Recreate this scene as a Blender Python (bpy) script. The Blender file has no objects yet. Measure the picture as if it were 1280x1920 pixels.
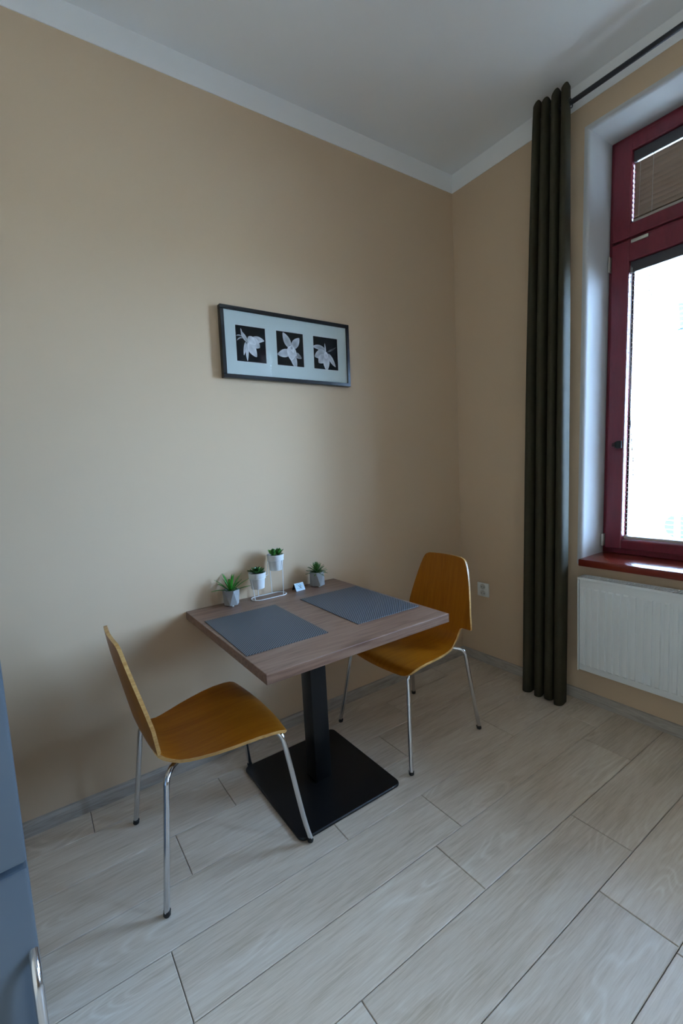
import bpy, bmesh, math, random
from mathutils import Vector, Matrix
random.seed(7)
PI = math.pi
scene = bpy.context.scene
C = scene.collection

# ------------------------------------------------------------------ camera
F_PX, PPX = 838.95, 590.0
YAW, PITCH, ROLL = 0.5730757676, -0.1015853439, -0.0582539813
cam_d = bpy.data.cameras.new('camera')
cam_d.sensor_fit = 'HORIZONTAL'
cam_d.sensor_width = 36.0
cam_d.lens = F_PX / 1280.0 * 36.0
cam_d.shift_x = (640.0 - PPX) / 1280.0
cam_d.clip_start = 0.05
cam = bpy.data.objects.new('camera', cam_d)
C.objects.link(cam)
fwd = Vector((math.sin(YAW) * math.cos(PITCH), math.cos(YAW) * math.cos(PITCH), math.sin(PITCH)))
r0 = Vector((math.cos(YAW), -math.sin(YAW), 0))
u0 = r0.cross(fwd)
rt = math.cos(ROLL) * r0 + math.sin(ROLL) * u0
up = -math.sin(ROLL) * r0 + math.cos(ROLL) * u0
cam.matrix_world = Matrix((
    (rt.x, up.x, -fwd.x, -2.4856), (rt.y, up.y, -fwd.y, -2.0194),
    (rt.z, up.z, -fwd.z, 1.3783), (0, 0, 0, 1)))
scene.camera = cam

# ------------------------------------------------------------------ world, exposure
SKY_STRENGTH = 90.0
world = bpy.data.worlds.new('overcast_sky')
scene.world = world
world.use_nodes = True
bg = world.node_tree.nodes['Background']
bg.inputs['Color'].default_value = (0.388, 0.62, 1.0, 1)
bg.inputs['Strength'].default_value = SKY_STRENGTH
vs = scene.view_settings
vs.view_transform = 'Standard'
vs.look = 'None'
vs.exposure = 0.0
vs.gamma = 1.0
vs.use_curve_mapping = False
# portal in the window opening: only guides sampling of the sky
for yp in (-1.22, -3.02):
    pl = bpy.data.lights.new('window_portal', 'AREA')
    pl.shape = 'RECTANGLE'
    pl.size, pl.size_y = .84, 2.14
    pl.cycles.is_portal = True
    po = bpy.data.objects.new('window_portal', pl)
    C.objects.link(po)
    po.matrix_world = Matrix(((0, 0, 1, 0.44), (1, 0, 0, yp), (0, 1, 0, 1.87), (0, 0, 0, 1)))


# ------------------------------------------------------------------ material helpers
def newmat(name):
    m = bpy.data.materials.new(name)
    m.use_nodes = True
    nt = m.node_tree
    return m, nt, nt.nodes['Principled BSDF'], nt.links


def simple(name, col, rough=0.5, metal=0.0, spec=0.5, bump=0.0, bscale=200.0, var=0.0, vscale=4.0, coat=0.0):
    m, nt, b, L = newmat(name)
    b.inputs['Base Color'].default_value = (*col, 1)
    b.inputs['Roughness'].default_value = rough
    b.inputs['Metallic'].default_value = metal
    b.inputs['Specular IOR Level'].default_value = spec
    b.inputs['Coat Weight'].default_value = coat
    tc = nt.nodes.new('ShaderNodeTexCoord')
    if bump:
        n = nt.nodes.new('ShaderNodeTexNoise')
        n.inputs['Scale'].default_value = bscale
        n.inputs['Detail'].default_value = 3
        L.new(tc.outputs['Object'], n.inputs['Vector'])
        bp = nt.nodes.new('ShaderNodeBump')
        bp.inputs['Strength'].default_value = bump
        bp.inputs['Distance'].default_value = 0.002
        L.new(n.outputs['Fac'], bp.inputs['Height'])
        L.new(bp.outputs['Normal'], b.inputs['Normal'])
    if var:
        n2 = nt.nodes.new('ShaderNodeTexNoise')
        n2.inputs['Scale'].default_value = vscale
        n2.inputs['Detail'].default_value = 4
        L.new(tc.outputs['Object'], n2.inputs['Vector'])
        mx = nt.nodes.new('ShaderNodeMix')
        mx.data_type = 'RGBA'
        mx.inputs[6].default_value = (*[c * (1 - var) for c in col], 1)
        mx.inputs[7].default_value = (*[min(1, c * (1 + var)) for c in col], 1)
        L.new(n2.outputs['Fac'], mx.inputs[0])
        L.new(mx.outputs[2], b.inputs['Base Color'])
    return m


def wood(name, cols, stretch, scale=6.0, rough=0.45, dist=1.5, bump=0.05, rand=True, fine=60.0, spec=0.4, rings=0.45, vein=None):
    """cols: three colours dark->light; stretch: vector multiplied with object coordinates"""
    m, nt, b, L = newmat(name)
    N = nt.nodes.new
    tc = N('ShaderNodeTexCoord')
    src = tc.outputs['Object']
    if rand:
        oi = N('ShaderNodeObjectInfo')
        ml = N('ShaderNodeMath'); ml.operation = 'MULTIPLY'; ml.inputs[1].default_value = 37.0
        L.new(oi.outputs['Random'], ml.inputs[0])
        ad = N('ShaderNodeVectorMath'); ad.operation = 'ADD'
        L.new(src, ad.inputs[0]); L.new(ml.outputs[0], ad.inputs[1])
        src = ad.outputs[0]
    mp = N('ShaderNodeMapping')
    mp.inputs['Scale'].default_value = stretch
    L.new(src, mp.inputs['Vector'])
    n1 = N('ShaderNodeTexNoise')
    n1.inputs['Scale'].default_value = scale
    n1.inputs['Detail'].default_value = 6
    n1.inputs['Roughness'].default_value = 0.6
    n1.inputs['Distortion'].default_value = dist
    L.new(mp.outputs[0], n1.inputs['Vector'])
    # contour lines of a slow noise: cathedral figure
    n3 = N('ShaderNodeTexNoise')
    n3.inputs['Scale'].default_value = scale * 0.45
    n3.inputs['Detail'].default_value = 2
    n3.inputs['Distortion'].default_value = dist * 0.4
    L.new(mp.outputs[0], n3.inputs['Vector'])
    mr = N('ShaderNodeMath'); mr.operation = 'MULTIPLY'; mr.inputs[1].default_value = 70.0
    L.new(n3.outputs['Fac'], mr.inputs[0])
    sn = N('ShaderNodeMath'); sn.operation = 'SINE'
    L.new(mr.outputs[0], sn.inputs[0])
    n2 = N('ShaderNodeTexNoise')
    n2.inputs['Scale'].default_value = fine
    n2.inputs['Detail'].default_value = 3
    L.new(mp.outputs[0], n2.inputs['Vector'])
    a1 = N('ShaderNodeMath'); a1.operation = 'MULTIPLY_ADD'; a1.inputs[1].default_value = 0.12 * rings / 0.45
    L.new(sn.outputs[0], a1.inputs[0]); L.new(n1.outputs['Fac'], a1.inputs[2])
    a2 = N('ShaderNodeMath'); a2.operation = 'MULTIPLY_ADD'; a2.inputs[1].default_value = 0.35
    L.new(n2.outputs['Fac'], a2.inputs[0]); L.new(a1.outputs[0], a2.inputs[2])
    cr = N('ShaderNodeValToRGB')
    e = cr.color_ramp.elements
    e[0].position, e[1].position = 0.45, 0.95
    e[0].color = (*cols[0], 1); e[1].color = (*cols[2], 1)
    x = e.new(0.66); x.color = (*cols[1], 1)
    L.new(a2.outputs[0], cr.inputs[0])
    col_out = cr.outputs[0]
    if rand:
        hs = N('ShaderNodeHueSaturation')
        mv = N('ShaderNodeMapRange'); mv.inputs[3].default_value = 0.93; mv.inputs[4].default_value = 1.07
        L.new(oi.outputs['Random'], mv.inputs[0]); L.new(mv.outputs[0], hs.inputs['Value'])
        L.new(col_out, hs.inputs['Color'])
        col_out = hs.outputs[0]
    L.new(col_out, b.inputs['Base Color'])
    b.inputs['Roughness'].default_value = rough
    b.inputs['Specular IOR Level'].default_value = spec
    bp = N('ShaderNodeBump')
    bp.inputs['Strength'].default_value = bump
    bp.inputs['Distance'].default_value = 0.002
    L.new(a2.outputs[0], bp.inputs['Height'])
    L.new(bp.outputs['Normal'], b.inputs['Normal'])
    return m


def floor_mat(name):
    """limed oak print: fine streaks along the plank, cathedral figure in places"""
    m, nt, b, L = newmat(name)
    N = nt.nodes.new
    def math_(op, a, c=None, d=None):
        n = N('ShaderNodeMath'); n.operation = op
        for i, v in enumerate((a, c, d)):
            if v is None: continue
            if isinstance(v, (int, float)): n.inputs[i].default_value = v
            else: L.new(v, n.inputs[i])
        return n.outputs[0]
    tc = N('ShaderNodeTexCoord')
    oi = N('ShaderNodeObjectInfo')
    sh = math_('MULTIPLY', oi.outputs['Random'], 41.0)
    ad = N('ShaderNodeVectorMath'); ad.operation = 'ADD'
    L.new(tc.outputs['Object'], ad.inputs[0]); L.new(sh, ad.inputs[1])
    def noise(scl, scale, detail, dist=0.0, rough=.55):
        mp = N('ShaderNodeMapping'); mp.inputs['Scale'].default_value = scl
        L.new(ad.outputs[0], mp.inputs['Vector'])
        n = N('ShaderNodeTexNoise')
        n.inputs['Scale'].default_value = scale; n.inputs['Detail'].default_value = detail
        n.inputs['Distortion'].default_value = dist; n.inputs['Roughness'].default_value = rough
        L.new(mp.outputs[0], n.inputs['Vector'])
        return n.outputs['Fac']
    broad = noise((1.0, 5.0, 1), 2.0, 3, .6)
    streak = noise((2.0, 40.0, 1), 3.0, 5, .3, .65)
    fine = noise((6.0, 130.0, 1), 3.0, 3)
    slow = noise((1.1, 5.2, 1), 1.25, 1.5, .25)
    rings = math_('SINE', math_('MULTIPLY', slow, 125.0))
    rings = math_('POWER', math_('MULTIPLY_ADD', rings, .5, .5), 3.0)
    gate = noise((1.4, 6.0, 1), 1.6, 1)
    mr = N('ShaderNodeMapRange'); mr.inputs[1].default_value = .50; mr.inputs[2].default_value = .66
    L.new(gate, mr.inputs[0])
    rings = math_('MULTIPLY', rings, mr.outputs[0])
    v = math_('MULTIPLY_ADD', streak, .55, math_('MULTIPLY', broad, .45))
    v = math_('MULTIPLY_ADD', math_('SUBTRACT', fine, .5), .30, v)
    v = math_('MULTIPLY_ADD', rings, .15, v)
    cr = N('ShaderNodeValToRGB')
    e = cr.color_ramp.elements
    e[0].position, e[1].position = .30, .78
    e[0].color = (.45, .35, .25, 1); e[1].color = (.76, .67, .56, 1)
    x = e.new(.50); x.color = (.62, .505, .39, 1)
    L.new(v, cr.inputs[0])
    hs = N('ShaderNodeHueSaturation')
    mv = N('ShaderNodeMapRange'); mv.inputs[3].default_value = .95; mv.inputs[4].default_value = 1.05
    L.new(oi.outputs['Random'], mv.inputs[0]); L.new(mv.outputs[0], hs.inputs['Value'])
    L.new(cr.outputs[0], hs.inputs['Color']); L.new(hs.outputs[0], b.inputs['Base Color'])
    b.inputs['Roughness'].default_value = .36
    b.inputs['Specular IOR Level'].default_value = .5
    bp = N('ShaderNodeBump'); bp.inputs['Strength'].default_value = .10; bp.inputs['Distance'].default_value = .002
    L.new(v, bp.inputs['Height']); L.new(bp.outputs['Normal'], b.inputs['Normal'])
    return m


def glassmat(name, tint=(1, 1, 1), refl=0.6):
    m = bpy.data.materials.new(name)
    m.use_nodes = True
    nt = m.node_tree
    nt.nodes.clear()
    o = nt.nodes.new('ShaderNodeOutputMaterial')
    t = nt.nodes.new('ShaderNodeBsdfTransparent'); t.inputs[0].default_value = (*tint, 1)
    g = nt.nodes.new('ShaderNodeBsdfGlossy'); g.inputs['Roughness'].default_value = 0.02
    f = nt.nodes.new('ShaderNodeFresnel'); f.inputs[0].default_value = 1.45
    mu = nt.nodes.new('ShaderNodeMath'); mu.operation = 'MULTIPLY'; mu.inputs[1].default_value = refl
    nt.links.new(f.outputs[0], mu.inputs[0])
    mx = nt.nodes.new('ShaderNodeMixShader')
    nt.links.new(mu.outputs[0], mx.inputs[0])
    nt.links.new(t.outputs[0], mx.inputs[1]); nt.links.new(g.outputs[0], mx.inputs[2])
    nt.links.new(mx.outputs[0], o.inputs[0])
    return m


def weave_mat(name):
    m, nt, b, L = newmat(name)
    N = nt.nodes.new
    tc = N('ShaderNodeTexCoord')
    mp = N('ShaderNodeMapping')
    mp.inputs['Rotation'].default_value = (0, 0, math.radians(-45))
    L.new(tc.outputs['Object'], mp.inputs['Vector'])
    w = N('ShaderNodeTexWave')
    w.wave_type = 'BANDS'; w.bands_direction = 'Y'; w.wave_profile = 'SIN'
    w.inputs['Scale'].default_value = 2 * PI / 0.0078 / 20.0
    w.inputs['Distortion'].default_value = 0.0
    L.new(mp.outputs[0], w.inputs['Vector'])
    ch = N('ShaderNodeTexChecker')
    ch.inputs['Scale'].default_value = 280
    ch.inputs['Color1'].default_value = (0.88, 0.88, 0.88, 1)
    ch.inputs['Color2'].default_value = (1, 1, 1, 1)
    L.new(tc.outputs['Object'], ch.inputs['Vector'])
    cr = N('ShaderNodeValToRGB')
    cr.color_ramp.elements[0].position = 0.3
    cr.color_ramp.elements[0].color = (0.012, 0.013, 0.016, 1)
    cr.color_ramp.elements[1].position = 0.7
    cr.color_ramp.elements[1].color = (0.135, 0.15, 0.165, 1)
    L.new(w.outputs['Fac'], cr.inputs[0])
    mx = N('ShaderNodeMix'); mx.data_type = 'RGBA'; mx.blend_type = 'MULTIPLY'; mx.inputs[0].default_value = 1
    L.new(cr.outputs[0], mx.inputs[6]); L.new(ch.outputs[0], mx.inputs[7])
    L.new(mx.outputs[2], b.inputs['Base Color'])
    b.inputs['Roughness'].default_value = 0.5
    bp = N('ShaderNodeBump'); bp.inputs['Strength'].default_value = 0.4; bp.inputs['Distance'].default_value = 0.001
    L.new(w.outputs['Fac'], bp.inputs['Height']); L.new(bp.outputs['Normal'], b.inputs['Normal'])
    return m


def vcol_mat(name, rough=0.6):
    m, nt, b, L = newmat(name)
    a = nt.nodes.new('ShaderNodeVertexColor'); a.layer_name = 'Col'
    L.new(a.outputs['Color'], b.inputs['Base Color'])
    b.inputs['Roughness'].default_value = rough
    return m


def leaf_mat(name, dark, light):
    m, nt, b, L = newmat(name)
    tc = nt.nodes.new('ShaderNodeTexCoord')
    n = nt.nodes.new('ShaderNodeTexNoise'); n.inputs['Scale'].default_value = 90
    L.new(tc.outputs['Object'], n.inputs['Vector'])
    cr = nt.nodes.new('ShaderNodeValToRGB')
    cr.color_ramp.elements[0].position = .35; cr.color_ramp.elements[1].position = .7
    cr.color_ramp.elements[0].color = (*dark, 1); cr.color_ramp.elements[1].color = (*light, 1)
    L.new(n.outputs['Fac'], cr.inputs[0]); L.new(cr.outputs[0], b.inputs['Base Color'])
    b.inputs['Roughness'].default_value = .45
    return m


M = {}
M['wall'] = simple('beige_wall_paint', (0.63, 0.466, 0.315), 0.85, spec=0.2, bump=0.08, bscale=260, var=0.02, vscale=3)
M['reveal'] = simple('dimmed_white_reveal_paint', (0.55, 0.54, 0.53), 0.9, spec=0.2, bump=0.1, bscale=200, var=0.02)  # white reveal, greyed in its base colour to stand in for weaker light
M['white'] = simple('white_ceiling_paint', (0.91, 0.90, 0.885), 0.9, spec=0.2, bump=0.06, bscale=220, var=0.015)
M['floor'] = floor_mat('pale_oak_plank')
M['base'] = wood('pale_skirting_wood', [(0.34, 0.29, 0.24), (0.41, 0.36, 0.305), (0.48, 0.43, 0.37)], (1.5, 1.5, 14.0), 3.0, 0.45, 1.2, 0.05, True, 20.0)
M['subfloor'] = simple('dark_joint', (0.12, 0.10, 0.085), 0.8)
M['table'] = wood('brown_grey_laminate', [(0.13, 0.066, 0.042), (0.195, 0.108, 0.072), (0.245, 0.150, 0.105)], (1.0, 9.0, 9.0), 2.6, 0.36, 0.8, 0.04, False, 18.0, 0.5, rings=0.4)
M['black'] = simple('black_powder_coat', (0.006, 0.006, 0.0065), 0.32, spec=0.35, bump=0.03, bscale=500)
M['chair'] = wood('honey_oak_veneer', [(0.25, 0.072, 0.0022), (0.305, 0.094, 0.0030), (0.355, 0.118, 0.005)], (1.0, 16.0, 1.0), 3.0, 0.36, 0.5, 0.02, True, 20.0, 0.22, rings=0.2)
M['ply'] = wood('plywood_edge', [(0.42, 0.20, 0.05), (0.52, 0.28, 0.085), (0.60, 0.35, 0.12)], (4, 4, 40), 3.0, 0.42, 0.4, 0.02, True, 20.0)
M['chrome'] = simple('chrome', (0.62, 0.62, 0.63), 0.16, metal=1.0, bump=0.02, bscale=40)
M['rubber'] = simple('black_rubber', (0.01, 0.01, 0.01), 0.6)
M['curtain'] = simple('dark_olive_cloth', (0.040, 0.033, 0.017), 0.75, spec=0.25, bump=0.25, bscale=900, var=0.12, vscale=30)
M['rod'] = simple('anthracite_metal', (0.018, 0.018, 0.022), 0.4, spec=0.5)
M['red'] = wood('dark_red_window_paint', [(0.14, 0.016, 0.026), (0.165, 0.019, 0.030), (0.19, 0.022, 0.034)], (6.0, 6.0, 1.0), 4, 0.3, 0.5, 0.02, False, 20, 0.5, rings=0.2)
M['sill'] = wood('red_sill_lacquer', [(0.15, 0.018, 0.010), (0.175, 0.022, 0.012), (0.20, 0.026, 0.014)], (6.0, 1.0, 6.0), 4, 0.22, 0.5, 0.02, False, 20, 0.5, rings=0.2)
M['silver'] = simple('satin_steel', (0.62, 0.60, 0.52), 0.35, metal=0.6)
M['gasket'] = simple('dark_rubber_seal', (0.01, 0.008, 0.01), 0.7)
M['pane'] = glassmat('window_glass', (0.97, 0.985, 0.98), 0.7)
M['picglass'] = glassmat('picture_glass', (0.99, 0.995, 0.99), 0.25)
M['slat'] = simple('tan_slat', (0.13, 0.085, 0.055), 0.35, spec=0.5)
M['headrail'] = simple('dark_headrail', (0.05, 0.045, 0.05), 0.35, spec=0.5)
M['botrail'] = simple('beige_bottom_rail', (0.42, 0.36, 0.30), 0.35)
M['cord'] = simple('blind_cord', (0.35, 0.34, 0.33), 0.7)
M['radiator'] = simple('radiator_enamel', (0.80, 0.81, 0.79), 0.28, spec=0.5, coat=0.2)
M['radin'] = simple('radiator_interior', (0.03, 0.03, 0.03), 0.8)
M['plastic'] = simple('white_plastic', (0.78, 0.78, 0.75), 0.35)
M['dark'] = simple('dark_hole', (0.015, 0.014, 0.012), 0.7)
M['frame'] = simple('black_lacquer_frame', (0.008, 0.008, 0.009), 0.22, spec=0.5)
M['matboard'] = simple('white_mat_board', (0.66, 0.71, 0.68), 0.8, bump=0.03, bscale=600)
M['bevelcut'] = simple('mat_bevel_white', (0.85, 0.85, 0.84), 0.8)
M['print'] = simple('dark_photo_print', (0.010, 0.009, 0.009), 0.6, spec=0.08, var=0.5, vscale=14)
M['petal'] = vcol_mat('flower_print')
M['mat'] = weave_mat('woven_placemat')
M['concrete'] = simple('grey_concrete', (0.29, 0.28, 0.265), 0.75, bump=0.2, bscale=300, var=0.1, vscale=60)
M['soil'] = simple('dark_soil', (0.018, 0.012, 0.009), 0.95, bump=0.8, bscale=300)
M['potwhite'] = simple('white_enamel_pot', (0.70, 0.69, 0.66), 0.4)
M['wirewhite'] = simple('white_wire', (0.80, 0.80, 0.79), 0.35)
M['leaf1'] = leaf_mat('agave_leaf', (0.016, 0.14, 0.008), (0.05, 0.29, 0.018))
M['leaf2'] = leaf_mat('rosette_leaf', (0.014, 0.075, 0.012), (0.04, 0.15, 0.02))
M['leaf3'] = leaf_mat('fan_leaf', (0.022, 0.12, 0.012), (0.07, 0.24, 0.03))
M['leaf4'] = leaf_mat('spiky_leaf', (0.02, 0.085, 0.012), (0.12, 0.26, 0.05))
M['fridge'] = simple('blue_grey_steel', (0.105, 0.125, 0.145), 0.3, metal=0.6, bump=0.02, bscale=30)
M['seal'] = simple('fridge_seal', (0.05, 0.055, 0.06), 0.6)
M['card'] = simple('pale_blue_card', (0.55, 0.70, 0.78), 0.55)
M['cardink'] = simple('dark_ink', (0.02, 0.05, 0.08), 0.6)
M['cardcol'] = simple('teal_ink', (0.12, 0.55, 0.62), 0.6)
M['cardcol2'] = simple('yellow_ink', (0.60, 0.60, 0.22), 0.6)
M['street'] = simple('pale_street', (0.50, 0.43, 0.34), 0.9, var=0.05, vscale=0.6)
M['facade'] = simple('pale_house_plaster', (0.70, 0.69, 0.66), 0.9, var=0.03, vscale=1.0)
M['lamp'] = simple('lamp_iron', (0.012, 0.03, 0.045), 0.5)
M['post'] = simple('grey_lamp_post', (0.45, 0.46, 0.47), 0.5)
M['carpaint'] = simple('silver_car_paint', (0.62, 0.64, 0.66), 0.3, coat=0.5)
M['carglass'] = simple('dark_car_glass', (0.01, 0.025, 0.045), 0.08)
M['tyre'] = simple('tyre', (0.01, 0.013, 0.018), 0.8)


# ------------------------------------------------------------------ geometry helpers
class MB:
    def __init__(s):
        s.v, s.f, s.mi = [], [], []

    def add(s, vs, fs, mi=0):
        o = len(s.v)
        s.v += [tuple(v) for v in vs]
        s.f += [tuple(i + o for i in f) for f in fs]
        s.mi += [mi] * len(fs)
        return s

    def box(s, a, b, mi=0):
        x0, y0, z0 = [min(p, q) for p, q in zip(a, b)]
        x1, y1, z1 = [max(p, q) for p, q in zip(a, b)]
        v = [(x0, y0, z0), (x1, y0, z0), (x1, y1, z0), (x0, y1, z0), (x0, y0, z1), (x1, y0, z1), (x1, y1, z1), (x0, y1, z1)]
        return s.hexa(v, mi)

    def hexa(s, v, mi=0):
        return s.add(v, [(0, 3, 2, 1), (4, 5, 6, 7), (0, 1, 5, 4), (1, 2, 6, 5), (2, 3, 7, 6), (3, 0, 4, 7)], mi)

    def bbox(s, a, b, r, mi=0, seg=2):
        bm = bmesh.new()
        t = MB().box(a, b)
        vs = [bm.verts.new(v) for v in t.v]
        for f in t.f: bm.faces.new([vs[i] for i in f])
        bmesh.ops.bevel(bm, geom=bm.edges[:], offset=r, segments=seg, profile=0.5, affect='EDGES')
        bm.verts.index_update()
        s.add([v.co[:] for v in bm.verts], [[v.index for v in f.verts] for f in bm.faces], mi)
        bm.free()
        return s

    def tube(s, pts, r, n=10, closed=False, mi=0, caps=True):
        pts = [Vector(p) for p in pts]
        rs = r if isinstance(r, (list, tuple)) else [r] * len(pts)
        rings, up_ = [], None
        m = len(pts)
        for i, p in enumerate(pts):
            if closed:
                t = (pts[(i + 1) % m] - pts[i - 1]).normalized()
            else:
                t = (pts[min(i + 1, m - 1)] - pts[max(i - 1, 0)]).normalized()
            if up_ is None:
                up_ = Vector((0, 0, 1)) if abs(t.z) < 0.9 else Vector((1, 0, 0))
            sd = t.cross(up_).normalized()
            up_ = sd.cross(t).normalized()
            rings.append([p + rs[i] * (math.cos(2 * PI * k / n) * sd + math.sin(2 * PI * k / n) * up_) for k in range(n)])
        vs = [v for rg in rings for v in rg]
        fs = []
        for i in range(m if closed else m - 1):
            j = (i + 1) % m
            for k in range(n):
                l = (k + 1) % n
                fs.append((i * n + k, j * n + k, j * n + l, i * n + l))
        if caps and not closed:
            fs.append(tuple(range(n)))
            fs.append(tuple((m - 1) * n + k for k in reversed(range(n))))
        return s.add(vs, fs, mi)

    def lathe(s, prof, c=(0, 0, 0), n=24, mi=0, capb=True, capt=True):
        vs, fs = [], []
        for (r, z) in prof:
            for k in range(n):
                a = 2 * PI * k / n
                vs.append((c[0] + r * math.cos(a), c[1] + r * math.sin(a), c[2] + z))
        for i in range(len(prof) - 1):
            for k in range(n):
                l = (k + 1) % n
                fs.append((i * n + k, i * n + l, (i + 1) * n + l, (i + 1) * n + k))
        if capb: fs.append(tuple(reversed(range(n))))
        if capt: fs.append(tuple((len(prof) - 1) * n + k for k in range(n)))
        return s.add(vs, fs, mi)

    def prism(s, poly, axis, a, b, mi=0):
        """extrude a 2D polygon along axis 0/1/2 between a and b"""
        n = len(poly)
        def P(u, w, h):
            return [(h, u, w), (u, h, w), (u, w, h)][axis]
        vs = [P(u, w, a) for u, w in poly] + [P(u, w, b) for u, w in poly]
        fs = [tuple(reversed(range(n))), tuple(range(n, 2 * n))]
        fs += [(i, (i + 1) % n, n + (i + 1) % n, n + i) for i in range(n)]
        return s.add(vs, fs, mi)

    def mesh(s, name, mats, smooth=False, angle=40):
        me = bpy.data.meshes.new(name)
        me.from_pydata(s.v, [], s.f)
        for m in (mats if isinstance(mats, (list, tuple)) else [mats]): me.materials.append(m)
        for p, k in zip(me.polygons, s.mi): p.material_index = k
        bm = bmesh.new(); bm.from_mesh(me)
        bmesh.ops.recalc_face_normals(bm, faces=bm.faces[:])
        bm.to_mesh(me); bm.free()
        if smooth:
            for p in me.polygons: p.use_smooth = True
            me.set_sharp_from_angle(angle=math.radians(angle))
        me.update()
        return me

    def build(s, name, mats, parent=None, smooth=False, angle=40, loc=None):
        o = bpy.data.objects.new(name, s.mesh(name, mats, smooth, angle))
        C.objects.link(o)
        if parent: o.parent = parent
        if loc: o.location = loc
        return o


def tag(o, label=None, cat=None, group=None, kind=None):
    if label: o['label'] = label
    if cat: o['category'] = cat
    if group: o['group'] = group
    if kind: o['kind'] = kind
    return o


def thing(name, label, cat, loc=(0, 0, 0), rz=0, group=None):
    o = bpy.data.objects.new(name, None)
    o.empty_display_size = 0.05
    C.objects.link(o)
    o.location = loc
    o.rotation_euler = (0, 0, rz)
    return tag(o, label, cat, group)


def part(name, me, parent, loc=(0, 0, 0)):
    o = bpy.data.objects.new(name, me)
    C.objects.link(o)
    o.parent = parent
    o.location = loc
    return o


def copy_tree(o, parent=None):
    c = o.copy(); C.objects.link(c); c.parent = parent
    for ch in list(o.children): copy_tree(ch, c)
    return c


def spline(ctrl, n=6):
    """Catmull-Rom through control points"""
    P = [Vector(p) for p in ctrl]
    out = []
    for i in range(len(P) - 1):
        p0, p1, p2, p3 = P[max(i - 1, 0)], P[i], P[i + 1], P[min(i + 2, len(P) - 1)]
        for k in range(n):
            t = k / n
            out.append(0.5 * ((2 * p1) + (p2 - p0) * t + (2 * p0 - 5 * p1 + 4 * p2 - p3) * t * t + (-p0 + 3 * p1 - 3 * p2 + p3) * t ** 3))
    out.append(P[-1])
    return out


# ------------------------------------------------------------------ room shell
XL, YF, H = -3.25, -6.60, 3.165
WT = 0.44                                   # thickness of the window wall
def wy(z): return -0.797 - 0.0150 * (z - 0.806)   # left jamb, slightly out of plumb
WR, WZ0, WZ1 = -1.635, 0.768, 2.931          # right jamb, bottom and top of the opening

tag(MB().box((XL - .2, YF - .2, -.12), (.0, .2, -.008)).build('floor', M['subfloor']), kind='structure')
floor = bpy.data.objects['floor']
tag(MB().box((XL - .2, YF - .2, H), (WT, .2, H + .15)).build('ceiling', M['white']), kind='structure')
tag(MB().box((XL - .2, 0, -.12), (WT, .2, H)).build('wall_back', M['wall']), kind='structure')
tag(MB().box((XL - .2, YF, -.12), (XL, 0, H)).build('wall_left', M['wall']), kind='structure')
tag(MB().box((XL - .2, YF - .2, -.12), (WT, YF, H)).build('wall_front', M['wall']), kind='structure')

w = MB()
def slab(y0a, y1a, y0b, y1b, z0, z1):       # y range at z0 (a) and at z1 (b)
    w.hexa([(0, y0a, z0), (WT, y0a, z0), (WT, y1a, z0), (0, y1a, z0), (0, y0b, z1), (WT, y0b, z1), (WT, y1b, z1), (0, y1b, z1)])
RV = .022
slab(wy(WZ0) + RV, 0, wy(WZ1 + RV) + RV, 0, WZ0, WZ1 + RV)
DW = -1.80                                  # the second window, further along the wall
slab(wy(WZ0) + DW + RV, WR - RV, wy(WZ1 + RV) + DW + RV, WR - RV, WZ0, WZ1 + RV)
slab(YF, WR + DW - RV, YF, WR + DW - RV, WZ0, WZ1 + RV)
slab(YF, 0, YF, 0, -.12, WZ0)
slab(YF, 0, YF, 0, WZ1 + RV, H)
wr = w.build('wall_right', [M['wall'], M['white']])
tag(wr, kind='structure')
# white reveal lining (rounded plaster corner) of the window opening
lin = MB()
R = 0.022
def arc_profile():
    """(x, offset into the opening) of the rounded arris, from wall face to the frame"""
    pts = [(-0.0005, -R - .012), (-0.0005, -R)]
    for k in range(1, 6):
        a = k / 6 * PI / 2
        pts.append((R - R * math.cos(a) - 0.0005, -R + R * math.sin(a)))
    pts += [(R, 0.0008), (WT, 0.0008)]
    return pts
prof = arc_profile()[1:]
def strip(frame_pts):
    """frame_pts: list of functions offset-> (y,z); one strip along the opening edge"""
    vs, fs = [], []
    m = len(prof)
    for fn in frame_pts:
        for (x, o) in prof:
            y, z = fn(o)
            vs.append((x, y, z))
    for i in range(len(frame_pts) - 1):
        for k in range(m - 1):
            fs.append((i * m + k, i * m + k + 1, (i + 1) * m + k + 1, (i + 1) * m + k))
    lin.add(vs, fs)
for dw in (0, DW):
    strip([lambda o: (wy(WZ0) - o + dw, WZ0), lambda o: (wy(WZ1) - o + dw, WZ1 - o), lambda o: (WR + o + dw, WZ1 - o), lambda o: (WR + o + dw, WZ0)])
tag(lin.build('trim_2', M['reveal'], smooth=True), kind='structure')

# white band under the ceiling
band = MB()
band.box((XL, -.004, 3.056), (0, 0, H)).box((-.004, YF, 3.056), (0, 0, H)).box((XL, YF, 3.056), (XL + .004, 0, H)).box((XL, YF, 3.056), (0, YF + .004, H))
tag(band.build('trim_1', M['white']), kind='structure')

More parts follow.
